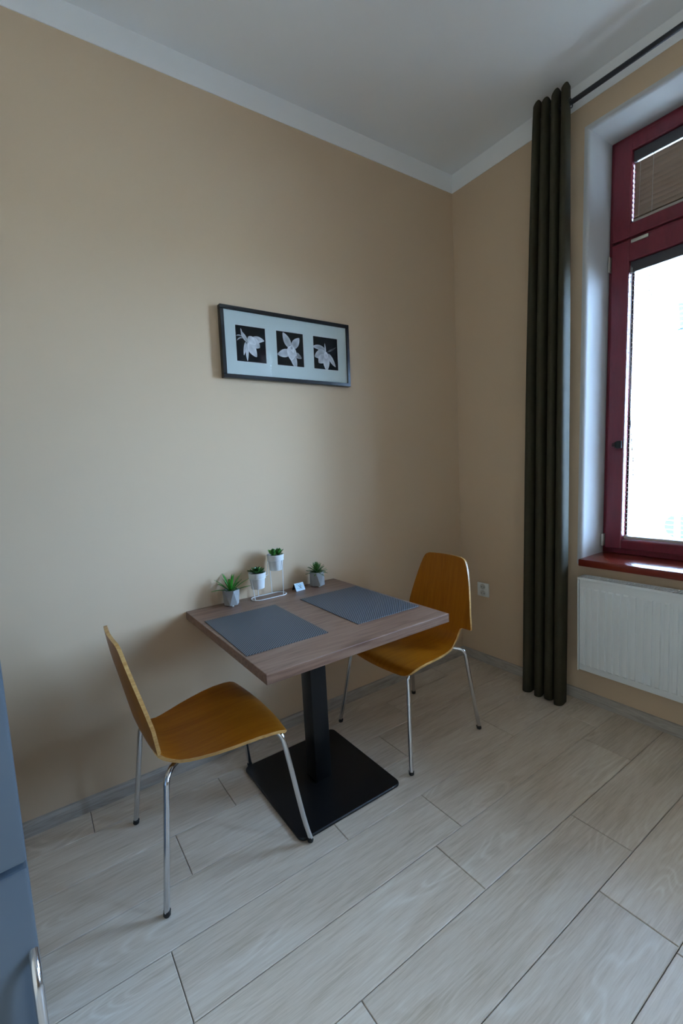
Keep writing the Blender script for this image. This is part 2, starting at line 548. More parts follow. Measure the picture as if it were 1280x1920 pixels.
# baseboards with a bevelled top
def baseboard(name, p0, p1, n):
    pr = [(0, 0), (.013, 0), (.013, .046), (.008, .058), (0, .060)]
    vs = []
    for q in (p0, p1):
        for d, z in pr: vs.append((q[0] + n[0] * d, q[1] + n[1] * d, z))
    k = len(pr)
    mb = MB().add(vs, [(i, (i + 1) % k, k + (i + 1) % k, k + i) for i in range(k)] + [tuple(range(k)), tuple(reversed(range(k, 2 * k)))])
    tag(mb.build(name, M['base']), kind='structure')
baseboard('baseboard_back', (XL, 0), (0, 0), (0, -1))
baseboard('baseboard_right', (0, YF), (0, 0), (-1, 0))
baseboard('baseboard_left', (XL, YF), (XL, 0), (1, 0))
baseboard('baseboard_front', (XL, YF), (0, YF), (0, 1))

# floor planks, one object each
PL, PWID, GAP = 1.027, 0.2078, 0.0011
offs = {0: -2.39, 1: -1.883, 2: -1.107, 3: -1.616, 4: -1.238, 5: -1.38, 6: -1.892, 7: -1.102}
def plank_mesh(l, wd):
    g, c, t = GAP, .0016, .011
    mb = MB()
    x0, x1, y0, y1 = g, l - g, -wd + g, -g
    bot = [(x0, y0, -t), (x1, y0, -t), (x1, y1, -t), (x0, y1, -t)]
    mid = [(x, y, -c) for x, y, z in bot]
    top = [(x0 + c, y0 + c, 0), (x1 - c, y0 + c, 0), (x1 - c, y1 - c, 0), (x0 + c, y1 - c, 0)]
    mb.add(bot + mid + top, [(0, 1, 5, 4), (1, 2, 6, 5), (2, 3, 7, 6), (3, 0, 4, 7), (4, 5, 9, 8), (5, 6, 10, 9), (6, 7, 11, 10), (7, 4, 8, 11), (8, 9, 10, 11)])
    return mb.mesh('plank', M['floor'])
full_plank = plank_mesh(PL, PWID)
y = 0.0
row = 0
while y > YF:
    wd = 0.146 if row == 0 else PWID
    wd = min(wd, y - YF)
    x = offs.get(row, -1.0 - 0.371 * ((row * 7) % 11) / 3.0)
    while x > XL: x -= PL
    while x < 0:
        a, b2 = max(x, XL), min(x + PL, 0)
        if b2 - a > .02:
            me = full_plank if (abs(b2 - a - PL) < 1e-6 and abs(wd - PWID) < 1e-6) else plank_mesh(b2 - a, wd)
            part('plank', me, floor, (a, y, 0))
        x += PL
    y -= wd
    row += 1

# ------------------------------------------------------------------ window
win = bpy.data.objects.new('window_1', None)
C.objects.link(win)
win.location = (0.22, -1.2, .80)
tag(win, kind='structure')
def wbuild(mb, name, mat, parent=None, smooth=False):
    pr = parent or win
    o = bpy.data.objects.new(name, mb.mesh(name, mat, smooth))
    C.objects.link(o)
    o.parent = pr
    base = Vector((0, 0, 0))
    q = pr
    while q:
        base += q.location
        q = q.parent
    o.location = -base if pr == win else (0, 0, 0)
    return o
def slant_box(mb, x0, x1, y0, y1, z0, z1, r=0.004):
    """box whose y coordinates follow the leaning jamb (y given at z=.806)"""
    t = MB().bbox((x0, y0, z0), (x1, y1, z1), r)
    k = -0.0150
    mb.add([(a, b + k * (c - .806), c) for a, b, c in t.v], t.f)
    return mb
# outer frame (y values at sill level, jamb at -.797)
FX0, FX1 = 0.226, 0.30
fr = MB()
slant_box(fr, FX0, FX1, -.850, -.799, .803, 2.925)
slant_box(fr, FX0, FX1, -1.615, -1.565, .803, 2.925)
slant_box(fr, FX0, FX1, -1.615, -.799, 2.872, 2.928)
slant_box(fr, FX0, FX1, -1.615, -.799, .803, .845)
slant_box(fr, FX0, FX1, -1.615, -.799, 2.405, 2.455)
wbuild(fr, 'window_frame', M['red'])
# sashes
def sash(ya, yb, za, zb, st, rb, rtop, handle_side=None):
    SX0, SX1 = 0.205, 0.285
    s = MB()
    slant_box(s, SX0, SX1, ya - st, ya, za, zb, .006)
    slant_box(s, SX0, SX1, yb, yb + st, za, zb, .006)
    slant_box(s, SX0 + .0004, SX1 - .0004, yb + st - .004, ya - st + .004, za, za + rb, .006)
    slant_box(s, SX0 + .0004, SX1 - .0004, yb + st - .004, ya - st + .004, zb - rtop, zb, .006)
    o = wbuild(s, 'sash', M['red'])
    g = MB()
    slant_box(g, .2555, .2595, yb + st - .003, ya - st + .003, za + rb - .003, zb - rtop + .003, .0005)
    wbuild(g, 'pane', M['pane'], o)
    k = MB()   # dark seal round the pane
    slant_box(k, .2525, .2550, ya - st - .008, ya - st + .001, za + rb, zb - rtop, .0005)
    slant_box(k, .2525, .2550, yb + st - .001, yb + st + .008, za + rb, zb - rtop, .0005)
    slant_box(k, .2525, .2550, yb + st, ya - st, za + rb - .001, za + rb + .007, .0005)
    slant_box(k, .2525, .2550, yb + st, ya - st, zb - rtop - .007, zb - rtop + .001, .0005)
    wbuild(k, 'seal', M['gasket'], o)
    return o
low = sash(-.817, -1.597, .832, 2.424, .083, .052, .104)
upp = sash(-.817, -1.597, 2.436, 2.905, .083, .066, .064)
# hinges
h = MB(); slant_box(h, .196, .2255, -.8135, -.8065, 2.298, 2.374, .002); wbuild(h, 'hinge', M['silver'], low, True)
h = MB(); slant_box(h, .194, .2255, -.8145, -.8035, .842, .910, .002); wbuild(h, 'hinge', M['silver'], low, True)
h = MB(); slant_box(h, .196, .2045, -.984, -.909, 2.402, 2.418, .002); wbuild(h, 'hinge', M['silver'], upp, True)
# catch on the lower sash stile
ct = MB(); slant_box(ct, .194, .2055, -.893, -.868, 1.379, 1.419, .002)
slant_box(ct, .196, .2055, -.867, -.846, 1.392, 1.397, .001); slant_box(ct, .196, .2055, -.867, -.846, 1.402, 1.407, .001)
slant_box(ct, .196, .2055, -.868, -.860, 1.383, 1.415, .001)
wbuild(ct, 'catch', M['dark'], low)
# sill
sl = MB(); sl.bbox((-.040, -1.634, .766), (.232, -.7985, .8035), .005)
wbuild(sl, 'window_sill', M['sill'], smooth=True)
# outer sill ledge
ol = MB(); ol.hexa([(.30, -1.63, .770), (.50, -1.63, .760), (.50, -.80, .760), (.30, -.80, .770), (.30, -1.63, .806), (.50, -1.63, .775), (.50, -.80, .775), (.30, -.80, .806)])
wbuild(ol, 'outer_ledge', M['silver'])
win2 = copy_tree(win)
win2.name = 'window_2'
win2.location.y += DW

# venetian blinds hung inside each sash
def slat_mesh(l, tilt, wid=0.024):
    n = 5
    vs, fs = [], []
    th = .0003
    for side in (1, -1):
        for yy in (0, -l):
            for k in range(n):
                u = (k / (n - 1) - .5)
                cx, cz = u * wid, -.0045 * (u * u) * 4 * .5 + side * th
                vs.append((cx * math.cos(tilt) - cz * math.sin(tilt), yy, cx * math.sin(tilt) + cz * math.cos(tilt)))
    for s_ in (0, 2 * n):
        for k in range(n - 1):
            fs.append((s_ + k, s_ + k + 1, s_ + n + k + 1, s_ + n + k))
    for k in range(n - 1):
        for r_ in (0, n):
            fs.append((r_ + k, r_ + k + 1, 2 * n + r_ + k + 1, 2 * n + r_ + k))
    for k in (0, n - 1): fs.append((k, n + k, 3 * n + k, 2 * n + k))
    return MB().add(vs, fs).mesh('slat', M['slat'], True)
def blind(label, y0, y1, z0, z1, tilt, pitch, group=None):
    k = -0.0150 * (z1 - .806)
    ln = y0 - y1
    t = thing('venetian_blind', label, 'blind', (.2385, y0 + k, z1), 0)
    t.rotation_euler = (0, 0, 0)
    hr = .052
    MB().bbox((-.018, -ln, -hr), (.013, 0, 0), .003).build('head_rail', M['headrail'], t)
    me = slat_mesh(ln - .004, tilt)
    z = -hr - .013
    lean = 0.0150
    nsl = 0
    while z1 + z > z0 + .016:
        part('slat', me, t, (0, -.002 - lean * z * 1.0, z))
        z -= pitch
        nsl += 1
    zb = z0 - z1 + .004
    br = MB().bbox((-.013, -ln + .002, 0), (.012, -.002, .014), .003).build('bottom_rail', M['botrail'], t)
    br.location = (0, -lean * zb, zb)
    for yc in (.028, .083, .35, .58):
        if yc > ln - .02: continue
        c = MB()
        for xo in (-.0125, .0122):
            c.tube([(xo, -yc, -hr), (xo, -yc - lean * zb, zb + .01)], .0007, 5)
        c.build('ladder_cord', M['cord'], t)
    return t
b_up = blind('closed tan venetian blind in the small upper window', -.9015, -1.5125, 2.5035, 2.8395, math.radians(-60), .0231)
b_lo = blind('long open venetian blind in the tall lower window', -.9015, -1.5125, .885, 2.3185, math.radians(4), .0236)
wd_ = MB().tube(spline([(0, 0, 0), (-.004, .002, -.5), (-.002, -.004, -.80), (.002, -.016, -.98), (0, -.018, -1.06)], 5), .0022, 6)
wo = wd_.build('wand', M['cord'], b_lo, True)
wo.location = (-.021, -.008, -.03)
MB().tube([(-.022, -.003, -.02), (-.022, .010, -.8), (-.022, .012, -1.02)], .0012, 5).build('pull_cord', M['cord'], b_lo)

# ------------------------------------------------------------------ dining table
T = thing('dining_table', 'square brown-grey wood table on a black square pedestal against the wall', 'table', (-1.513, -.425, 0))
ox, oy = 1.513, .425
MB().bbox((-1.9197 + ox, -.8135 + oy, .714), (-1.0860 + ox, -.0035 + oy, .75), .0022, seg=2).build('tabletop', M['table'], T)
MB().bbox((-.04, -.04, .012), (.04, .04, .708), .004).build('column', M['black'], T, True)
def rrect(hx, hy, r, n=6):
    out = []
    for cx, cy, a0 in ((hx - r, hy - r, 0), (-hx + r, hy - r, PI / 2), (-hx + r, -hy + r, PI), (hx - r, -hy + r, 1.5 * PI)):
        for k in range(n + 1):
            a = a0 + k / n * PI / 2
            out.append((cx + r * math.cos(a), cy + r * math.sin(a)))
    return out
bp = MB()
poly, poly2 = rrect(.252, .256, .028), rrect(.249, .253, .026)
n_ = len(poly)
bp.add([(a, b, .002) for a, b in poly] + [(a, b, .008) for a, b in poly] + [(a, b, .012) for a, b in poly2],
       [tuple(reversed(range(n_)))] + [(i, (i + 1) % n_, n_ + (i + 1) % n_, n_ + i) for i in range(n_)] +
       [(n_ + i, n_ + (i + 1) % n_, 2 * n_ + (i + 1) % n_, 2 * n_ + i) for i in range(n_)] + [tuple(range(2 * n_, 3 * n_))])
bp.build('base_plate', M['black'], T)
for a, b in ((.21, .21), (-.21, .21), (.21, -.21), (-.21, -.21)): MB().lathe([(.02, 0), (.02, .003)], (a, b, 0), 12).build('glide_pad', M['rubber'], T)
MB().bbox((-.14, -.14, .706), (.14, .14, .7145), .002).build('top_plate', M['black'], T)

# placemats
def placemat(label, cx, cy, rz, hx, hy):
    o = MB().bbox((-hx, -hy, 0), (hx, hy, .0022), .0009, seg=1).build('placemat', M['mat'])
    o.location = (cx, cy, .7501)
    o.rotation_euler = (0, 0, rz)
    tag(o, label, 'placemat', 'woven placemats on the table')
placemat('grey diagonal-weave placemat in front of the agave, nearer the pulled-out chair', -1.738, -.428, math.radians(-1.4), .1675, .2250)
placemat('grey diagonal-weave placemat in front of the tucked-in chair by the corner', -1.270, -.443, math.radians(-.7), .1670, .2240)

# ------------------------------------------------------------------ chairs
def chair(label, loc, rz):
    t = thing('dining_chair', label, 'chair', (*loc, 0), rz, 'bent plywood chairs at the table')
    # profile rows: (x, z, half width)
    rows = [(.2185, .4130, .178), (.2180, .4195, .200), (.2150, .4285, .217), (.2085, .4375, .227), (.197, .4455, .2325), (.180, .4505, .2345), (.150, .4530, .2335), (.10, .4520, .229),
            (.05, .4490, .222), (.0, .4455, .2125), (-.05, .4420, .200), (-.09, .4395, .1865), (-.13, .4385, .1715), (-.158, .4405, .1590), (-.180, .4480, .149),
            (-.200, .4590, .143), (-.2130, .4720, .141), (-.2220, .4870, .1415), (-.2290, .5010, .144), (-.2335, .5110, .149), (-.2355, .5165, .158), (-.2360, .5180, .190), (-.2365, .5190, .2125),
            (-.2390, .5260, .2160), (-.2465, .55, .2130), (-.2570, .60, .2055), (-.2670, .65, .1960), (-.2770, .70, .1850), (-.2875, .75, .1730), (-.2960, .795, .1600), (-.3005, .825, .1495),
            (-.3030, .845, .1410), (-.3045, .857, .1330), (-.3052, .8635, .1240), (-.3056, .8685, .106)]
    nt_ = 15
    th = .0115
    def pt(i, tt):
        x, z, hw = rows[i]
        yy = tt * hw
        back = max(0.0, min(1.0, (z - .46) / .12))
        seat = 1 - back
        x2 = x + back * .55 * yy * yy
        if x > .1: x2 += .016 * (1 - tt * tt) * (x - .1) / .11
        z2 = z + seat * .13 * yy * yy * max(0, min(1, (.20 - x) / .12))
        if i > 25:       # crowned top edge
            z2 -= max(0, (z - .8) / .07) * .35 * yy * yy
        return Vector((x2, yy, z2))
    G = [[pt(i, -1 + 2 * j / (nt_ - 1)) for j in range(nt_)] for i in range(len(rows))]
    nr = len(rows)
    # direction of thickness from the profile tangent
    def off(i):
        a, b = rows[max(i - 1, 0)], rows[min(i + 1, nr - 1)]
        tx, tz = b[0] - a[0], b[1] - a[1]
        l = math.hypot(tx, tz)
        return Vector((-tz / l, 0, tx / l))     # points down/back
    vs, fs, mi = [], [], []
    for i in range(nr):
        for j in range(nt_): vs.append(G[i][j])
    for i in range(nr):
        o_ = off(i)
        for j in range(nt_): vs.append(G[i][j] + th * o_)
    B = nr * nt_
    m1 = MB()
    fa = []
    for i in range(nr - 1):
        for j in range(nt_ - 1):
            a = i * nt_ + j
            fa.append((a, a + 1, a + nt_ + 1, a + nt_))
            fa.append((B + a, B + a + nt_, B + a + nt_ + 1, B + a + 1))
    m1.add(vs, fa, 0)
    ed = []
    for i in range(nr - 1):
        for j in (0, nt_ - 1):
            a = i * nt_ + j
            ed.append((a, a + nt_, B + a + nt_, B + a))
    for j in range(nt_ - 1):
        for i in (0, nr - 1):
            a = i * nt_ + j
            ed.append((a, a + 1, B + a + 1, B + a))
    m1.f += ed
    m1.mi += [1] * len(ed)
    # split shell into backrest and seat at the waist (row 17)
    cut = 17
    def sub(i0, i1):
        keep = []
        for f, k in zip(m1.f, m1.mi):
            rws = [(q % B) // nt_ for q in f]
            if min(rws) >= i0 and max(rws) <= i1: keep.append((f, k))
        used = sorted({q for f, _ in keep for q in f})
        mp = {q: n for n, q in enumerate(used)}
        r = MB()
        r.v = [tuple(m1.v[q]) for q in used]
        r.f = [tuple(mp[q] for q in f) for f, _ in keep]
        r.mi = [k for _, k in keep]
        return r
    sub(0, cut).build('seat', [M['chair'], M['ply']], t, True, 50)
    sub(cut, nr - 1).build('backrest', [M['chair'], M['ply']], t, True, 50)
    r = .0098
    for s in (-1, 1):
        for (pts, foot) in (
            ([(.258, s * .263, .014), (.243, s * .248, .10), (.216, s * .221, .30), (.2035, s * .2085, .385), (.198, s * .202, .407), (.188, s * .190, .4185), (.165, s * .165, .4245), (.125, s * .135, .4270)], (.258, s * .263)),
            ([(-.257, s * .2285, .014), (-.2465, s * .2185, .10), (-.2240, s * .1985, .30), (-.2145, s * .1900, .385), (-.2105, s * .1850, .405), (-.201, s * .172, .4175), (-.182, s * .148, .4222), (-.150, s * .122, .4225)], (-.257, s * .2285))):
            lg = MB().tube(spline(pts, 4), r, 12).build('leg', M['chrome'], t, True)
            d = Vector(pts[1]) - Vector(pts[0])
            d.normalize()
            p0 = Vector((foot[0], foot[1], 0)) - d * 0.0
            MB().tube([p0 + Vector((0, 0, .0005)), p0 + Vector((0, 0, .004)), p0 + d * .018], [.0095, .0118, .0118], 12).build('rubber_foot', M['rubber'], lg, True)
        MB().tube(spline([(.125, s * .135, .4270), (.06, s * .118, .4265), (-.05, s * .112, .4225), (-.150, s * .122, .4225)], 5), r, 10).build('seat_rail', M['chrome'], t, True)
    for x in (.10, -.10):
        MB().tube([(x, -.125, .4255), (x, .125, .4255)], .008, 8).build('crossbar', M['chrome'], t, True)
    return t
chair('honey wood chair with chrome legs, pulled out beside the grey fridge', (-1.989, -.428), 0)
chair('honey wood chair with chrome legs, tucked under the table by the corner socket', (-.925, -.399), PI)

# ------------------------------------------------------------------ potted plants
def facet_pot(parent, r0_, r1_, hgt, rot):
    """twisted hexagonal concrete pot with triangular facets"""
    n = 6
    lo, hi = [], []
    for k in range(n):
        a = 2 * PI * k / n + rot
        lo.append((r0_ * math.cos(a + PI / n), r0_ * math.sin(a + PI / n), .004))
        hi.append((r1_ * math.cos(a), r1_ * math.sin(a), hgt))
    inn = [(x * .86, y * .86, hgt) for x, y, z in hi]
    inb = [(x * .82, y * .82, hgt - .012) for x, y, z in hi]
    vs = lo + hi + inn + inb
    fs = [tuple(reversed(range(n)))]
    for k in range(n):
        l = (k + 1) % n
        fs += [(k, n + l, n + k), (k, l, n + l)]
        fs += [(n + k, n + l, 2 * n + l, 2 * n + k), (2 * n + k, 2 * n + l, 3 * n + l, 3 * n + k)]
    p = MB().add(vs, fs).build('pot', M['concrete'], parent)
    MB().lathe([(r1_ * .82, 0), (r1_ * .5, .003), (.004, .004)], (0, 0, hgt - .012), 12).build('soil', M['soil'], parent)
    for k in range(3):
        a = 2 * PI * k / 3 + .3
        MB().lathe([(.006, 0), (.006, .0045)], (r0_ * .7 * math.cos(a), r0_ * .7 * math.sin(a), 0), 8).build('foot', M['plastic'], p)
    return p
def blade(length, width, az, rise, droop, thick=.0012, n=7, blunt=0.0):
    """pointed leaf starting at the origin"""
    d = Vector((math.cos(az), math.sin(az), 0))
    sd = Vector((-math.sin(az), math.cos(az), 0))
    pts, ang = [Vector((0, 0, 0))], rise
    for k in range(n):
        st = length / n
        pts.append(pts[-1] + d * st * math.cos(ang) + Vector((0, 0, st * math.sin(ang))))
        ang -= droop / n
    vs, fs = [], []
    for k, p in enumerate(pts):
        u = k / n
        wv = width * (0.55 + 1.1 * u) * (1 - u ** 2.2) if not blunt else width * math.sin(PI * min(.97, .12 + .84 * u)) ** .7
        wv = max(wv, .0004)
        vs += [p + sd * wv + Vector((0, 0, wv * .35)), p + Vector((0, 0, -thick)), p - sd * wv + Vector((0, 0, wv * .35)), p + Vector((0, 0, thick))]
    for k in range(n):
        for j in range(4):
            l = (j + 1) % 4
            fs.append((4 * k + j, 4 * k + l, 4 * k + 4 + l, 4 * k + 4 + j))
    fs += [(0, 1, 2, 3), tuple(4 * n + j for j in (3, 2, 1, 0))]
    return MB().add(vs, fs)

rnd = random.Random(3)
ag = thing('potted_agave', 'spiky long-leaved plant in grey faceted concrete pot at the table end', 'potted plant', (-1.716, -.057, .7501))
facet_pot(ag, .036, .041, .074, math.radians(25))
for k in range(19):
    az = k * 2.39996
    f = k / 18
    o = blade(0.084 + .02 * rnd.random(), .0062, az, math.radians(82 - 58 * f), math.radians(12 + 28 * rnd.random() * f)).build('leaf', M['leaf1'], ag, True)
    o.location = (.004 * math.cos(az), .004 * math.sin(az), .062)

sk = thing('potted_spiky_succulent', 'small dense spiky succulent in grey faceted pot at the far end of the row', 'potted plant', (-1.234, -.064, .7501))
facet_pot(sk, .040, .041, .076, math.radians(-8))
for k in range(58):
    az = k * 2.39996
    f = k / 57
    o = blade(.046 + .010 * f, .0050, az, math.radians(85 - 82 * f), math.radians(-10 + 34 * f)).build('leaf', M['leaf4'], sk, True)
    o.location = (.006 * f * math.cos(az), .006 * f * math.sin(az), .083 - .017 * f)

def enamel_pot(label, loc, leafkind):
    t = thing('potted_succulent', label, 'potted plant', loc)
    p = MB().lathe([(.030, 0), (.0322, .001), (.0375, .052), (.0378, .0535), (.0405, .054), (.0425, .0765), (.0425, .0785), (.0405, .0785), (.0385, .068)], (0, 0, 0), 28, capt=False).build('pot', M['potwhite'], t, True)
    MB().lathe([(.0388, .068), (.02, .071), (.002, .072)], (0, 0, 0), 20).build('soil', M['soil'], t)
    if leafkind == 0:
        for k in range(24):
            az = k * 2.39996
            f = k / 23
            o = blade(.022 + .028 * f, .0120, az, math.radians(80 - 62 * f), math.radians(-25 + 30 * f), .003, 6, 1).build('leaf', M['leaf2'], t, True)
            o.location = (0, 0, .072)
    else:
        for (cx, cy, s_) in ((-.014, -.004, 1.0), (.017, .002, .95)):
            for k in range(11):
                az = k * 2.39996 + cx * 50
                f = k / 10
                o = blade((.032 + .010 * f) * s_, .0110, az, math.radians(84 - 50 * f), math.radians(-22), .002, 6, 1).build('leaf', M['leaf3'], t, True)
                o.location = (cx, cy, .071)
    return t
ZA, ZB = .8045, .8775
enamel_pot('round-leaved rosette in the lower white pot of the wire stand', (-1.578, -.063, ZA), 0)
enamel_pot('upright fan-leaved succulent in the upper white pot of the wire stand', (-1.472, -.063, ZB), 1)
ws = thing('wire_plant_stand', 'white wire stand holding two white pots at different heights', 'plant stand', (-1.520, -.062, .7501))
R_ = .0021
def stadium(hl, hd, n=10):
    out = []
    for s_, a0 in ((1, -PI / 2), (-1, PI / 2)):
        for k in range(n + 1):
            a = a0 + k / n * PI
            out.append((s_ * (hl - hd) + hd * math.cos(a), hd * math.sin(a), R_))
    return out
MB().tube(stadium(.093, .036), R_, 8, True).build('base_loop', M['wirewhite'], ws, True)
def ring(cx, z, r, name='pot_ring'):
    MB().tube([(cx + r * math.cos(2 * PI * k / 24), r * math.sin(2 * PI * k / 24) - .001, z) for k in range(24)], R_ * .9, 8, True).build(name, M['wirewhite'], ws, True)
zr1, zr2 = ZA - .7501 + .0512, ZB - .7501 + .0512
ring(-.058, zr1, .0399)
ring(.048, zr2, .0399)
def wleg(p, q): MB().tube([p, q], R_ * .95, 8).build('wire_leg', M['wirewhite'], ws, True)
wleg((-.085, -.020, R_), (-.096, -.0145, zr1))
wleg((.062, -.035, R_), (.066, -.037, zr2))
wleg((.035, .036, R_), (.030, .035, zr2))
wleg((-.040, .036, R_), (-.045, .0365, zr1))
MB().tube([(-.0185, 0, zr1), (.006, .012, zr1 + .0), (.010, .012, zr2)], R_ * .9, 8).build('link_wire', M['wirewhite'], ws, True)

# tent card
tcx = thing('tent_card', 'tiny folded pale blue sign card standing between the pots', 'card', (-1.350, -.064, .7501), math.radians(3))
cd = MB()
hw_, hh_, dd_ = .0275, .036, .021
def leaf_quad(mb, y0, y1, th, mi):
    mb.hexa([(-hw_, y0, 0), (hw_, y0, 0), (hw_, y0 + th, 0), (-hw_, y0 + th, 0), (-hw_, y1, hh_), (hw_, y1, hh_), (hw_, y1 + th, hh_), (-hw_, y1 + th, hh_)], mi)
f1 = MB(); leaf_quad(f1, -dd_, -.0012, .0012, 0); f1.build('front_leaf', M['card'], tcx)
f2 = MB(); leaf_quad(f2, dd_ - .0012, 0, .0012, 0); f2.build('back_leaf', M['dark'], tcx)
# printed marks on the sloping front
def on_card(u, v): return (u, -dd_ + (dd_ - .0012) * (v / hh_) - .0004, v)
def stroke(u0, v0, u1, v1, wd, mat):
    d = Vector((u1 - u0, v1 - v0)).normalized(); n = Vector((-d.y, d.x)) * wd
    q = [(u0 + n.x, v0 + n.y), (u1 + n.x, v1 + n.y), (u1 - n.x, v1 - n.y), (u0 - n.x, v0 - n.y)]
    MB().add([on_card(*a) for a in q], [(0, 1, 2, 3)]).build('printed_mark', mat, tcx)
stroke(-.006, .026, .010, .008, .0012, M['cardink'])
stroke(.010, .026, -.004, .008, .0010, M['cardink'])
stroke(-.016, .030, -.009, .030, .0012, M['cardcol'])
stroke(.002, .029, .006, .024, .0018, M['cardcol'])
stroke(.010, .018, .015, .018, .0020, M['cardcol2'])
stroke(-.018, .014, -.010, .010, .0012, M['cardcol'])

# ------------------------------------------------------------------ picture
PX, PZ = -1.2845, 1.9715
pf = thing('framed_picture', 'black framed print of three white flowers hanging on the wall', 'picture', (PX, 0, PZ), 0)
pf.rotation_euler = (0, math.radians(0.75), 0)
PW, PH, PB, PD = .370, .1645, .0185, .030
fb = MB()
def fbar(a, b):
    fb.bbox(a, b, .0015, seg=1)
fbar((-PW, -PD, PH - PB), (PW, -.002, PH)); fbar((-PW, -PD, -PH), (PW, -.002, -PH + PB))
fbar((-PW, -PD, -PH + PB), (-PW + PB, -.002, PH - PB)); fbar((PW - PB, -PD, -PH + PB), (PW, -.002, PH - PB))
fb.build('frame', M['frame'], pf)
# mat board with three windows
mb_ = MB()
wins = [(-1.5815, -1.4225), (-1.3650, -1.2055), (-1.1475, -.9885)]
wz0, wz1 = 1.8875 - PZ, 2.0565 - PZ
xs = [-PW + PB - .002] + [v - PX for ab in wins for v in ab] + [PW - PB + .002]
y0_, y1_ = -.0215, -.0190
for i in range(0, len(xs), 2): mb_.box((xs[i], y0_, wz0), (xs[i + 1], y1_, wz1))
mb_.box((xs[0], y0_, wz1), (xs[-1], y1_, PH - PB + .002)); mb_.box((xs[0], y0_, -PH + PB - .002), (xs[-1], y1_, wz0))
mb_.build('mat_board', M['matboard'], pf)
MB().box((-PW + .004, -.016, -PH + .004), (PW - .004, -.003, PH - .004)).build('backing', M['dark'], pf)
MB().box((xs[0], -.0252, -PH + PB - .002), (xs[-1], -.0242, PH - PB + .002)).build('glass', M['picglass'], pf)
def petal_mesh(pet, cx, cz, hwid, hht, yy):
    """petals: list of (x, z, angle deg, length, width, shade0, shade1) in photo half-size units"""
    vs, fs, cols = [], [], []
    for li, (px, pz, an, ln, wd, s0, s1, bend) in enumerate(pet):
        a = math.radians(an)
        n = 10
        o = len(vs)
        yb = yy - .00012 * li
        for k in range(n + 1):
            u = k / n
            aa = a + math.radians(bend) * u
            mx_, mz_ = px + ln * u * math.cos((a + aa) / 2), pz + ln * u * math.sin((a + aa) / 2)
            hw = wd * math.sin(PI * (0.06 + .92 * u ** .85)) ** .8
            for sgn in (1, 0, -1):
                X = mx_ - math.sin(aa) * hw * sgn
                Z = mz_ + math.cos(aa) * hw * sgn
                X, Z = max(-.99, min(.99, X)), max(-.99, min(.99, Z))
                vs.append((cx + X * hwid, yb, cz + Z * hht))
                s = s0 + (s1 - s0) * u - (.10 if sgn == 0 else 0) + .04 * math.sin(9 * u + li)
                cols.append(min(.92, max(.01, s * 1.75)))
        for k in range(n):
            for j in range(2):
                fs.append((o + 3 * k + j, o + 3 * k + j + 1, o + 3 * k + 4 + j, o + 3 * k + 3 + j))
    me = bpy.data.meshes.new('flower_print')
    me.from_pydata(vs, [], fs)
    ca = me.color_attributes.new('Col', 'FLOAT_COLOR', 'POINT')
    for i, c in enumerate(cols): ca.data[i].color = (c, c * .98, c * 1.0, 1)
    me.materials.append(M['petal'])
    return me
P1 = [(-.55, .45, 96, .38, .045, .30, .45, 8), (-.50, .35, 140, .45, .03, .28, .4, 70), (-.52, .30, 165, .42, .03, .3, .4, 80), (-.40, .35, 118, .40, .05, .35, .5, 10),
      (-.25, .05, -95, .98, .10, .35, .55, 6), (-.60, .62, -55, .75, .12, .40, .30, 5), (-.35, .10, -100, .75, .08, .30, .50, -4),
      (-.05, .15, 28, .95, .20, .30, .42, -40), (-.15, .10, -62, .90, .26, .50, .42, 10), (-.05, .25, -25, .72, .30, .46, .36, -12), (-.18, .38, -35, .60, .22, .40, .55, 0)]
P2 = [(.0, .10, 118, .95, .24, .26, .42, 4), (.12, .10, 42, .85, .24, .28, .40, 10), (.0, -.15, 196, .95, .24, .42, .36, -6), (.10, -.20, -72, .95, .22, .30, .40, 0),
      (.25, -.20, -25, .62, .16, .16, .24, 0), (.12, .20, -95, .85, .34, .40, .50, 0), (-.20, .05, -30, .75, .30, .48, .42, 0), (.08, .22, -70, .45, .12, .60, .50, 0), (.05, .0, 60, .3, .10, .30, .45, 0)]
P3 = [(.0, .15, 150, 1.05, .16, .22, .42, 40), (.05, -.05, 175, .95, .30, .36, .30, 35), (-.05, -.15, 215, .70, .28, .34, .40, 10), (.0, -.10, -86, .95, .26, .36, .48, -4),
      (.20, .0, -58, .95, .16, .34, .46, 10), (.10, .10, 20, .85, .05, .10, .14, 10), (.0, .02, 95, .60, .05, .40, .55, 0), (.02, .10, -90, .45, .16, .50, .40, 0)]
for (a, b), pet in zip(wins, (P1, P2, P3)):
    cx = (a + b) / 2 - PX
    hwid, hht = (b - a) / 2, (wz1 - wz0) / 2
    pp = MB().box((cx - hwid - .004, -.0188, wz0 - .004), (cx + hwid + .004, -.0165, wz1 + .004)).build('photo_print', M['print'], pf)
    me = petal_mesh(pet, cx, (wz0 + wz1) / 2, hwid, hht, -.0190)
    part('flower_print', me, pp)
    bv = MB()
    t_ = .0016
    for q in (((cx - hwid, -.0216, wz0), (cx - hwid + t_, -.0189, wz1)), ((cx + hwid - t_, -.0216, wz0), (cx + hwid, -.0189, wz1)),
              ((cx - hwid + t_, -.0216, wz0), (cx + hwid - t_, -.0189, wz0 + t_)), ((cx - hwid + t_, -.0216, wz1 - t_), (cx + hwid - t_, -.0189, wz1))):
        bv.box(*q)
    bv.build('mat_bevel', M['bevelcut'], pp)

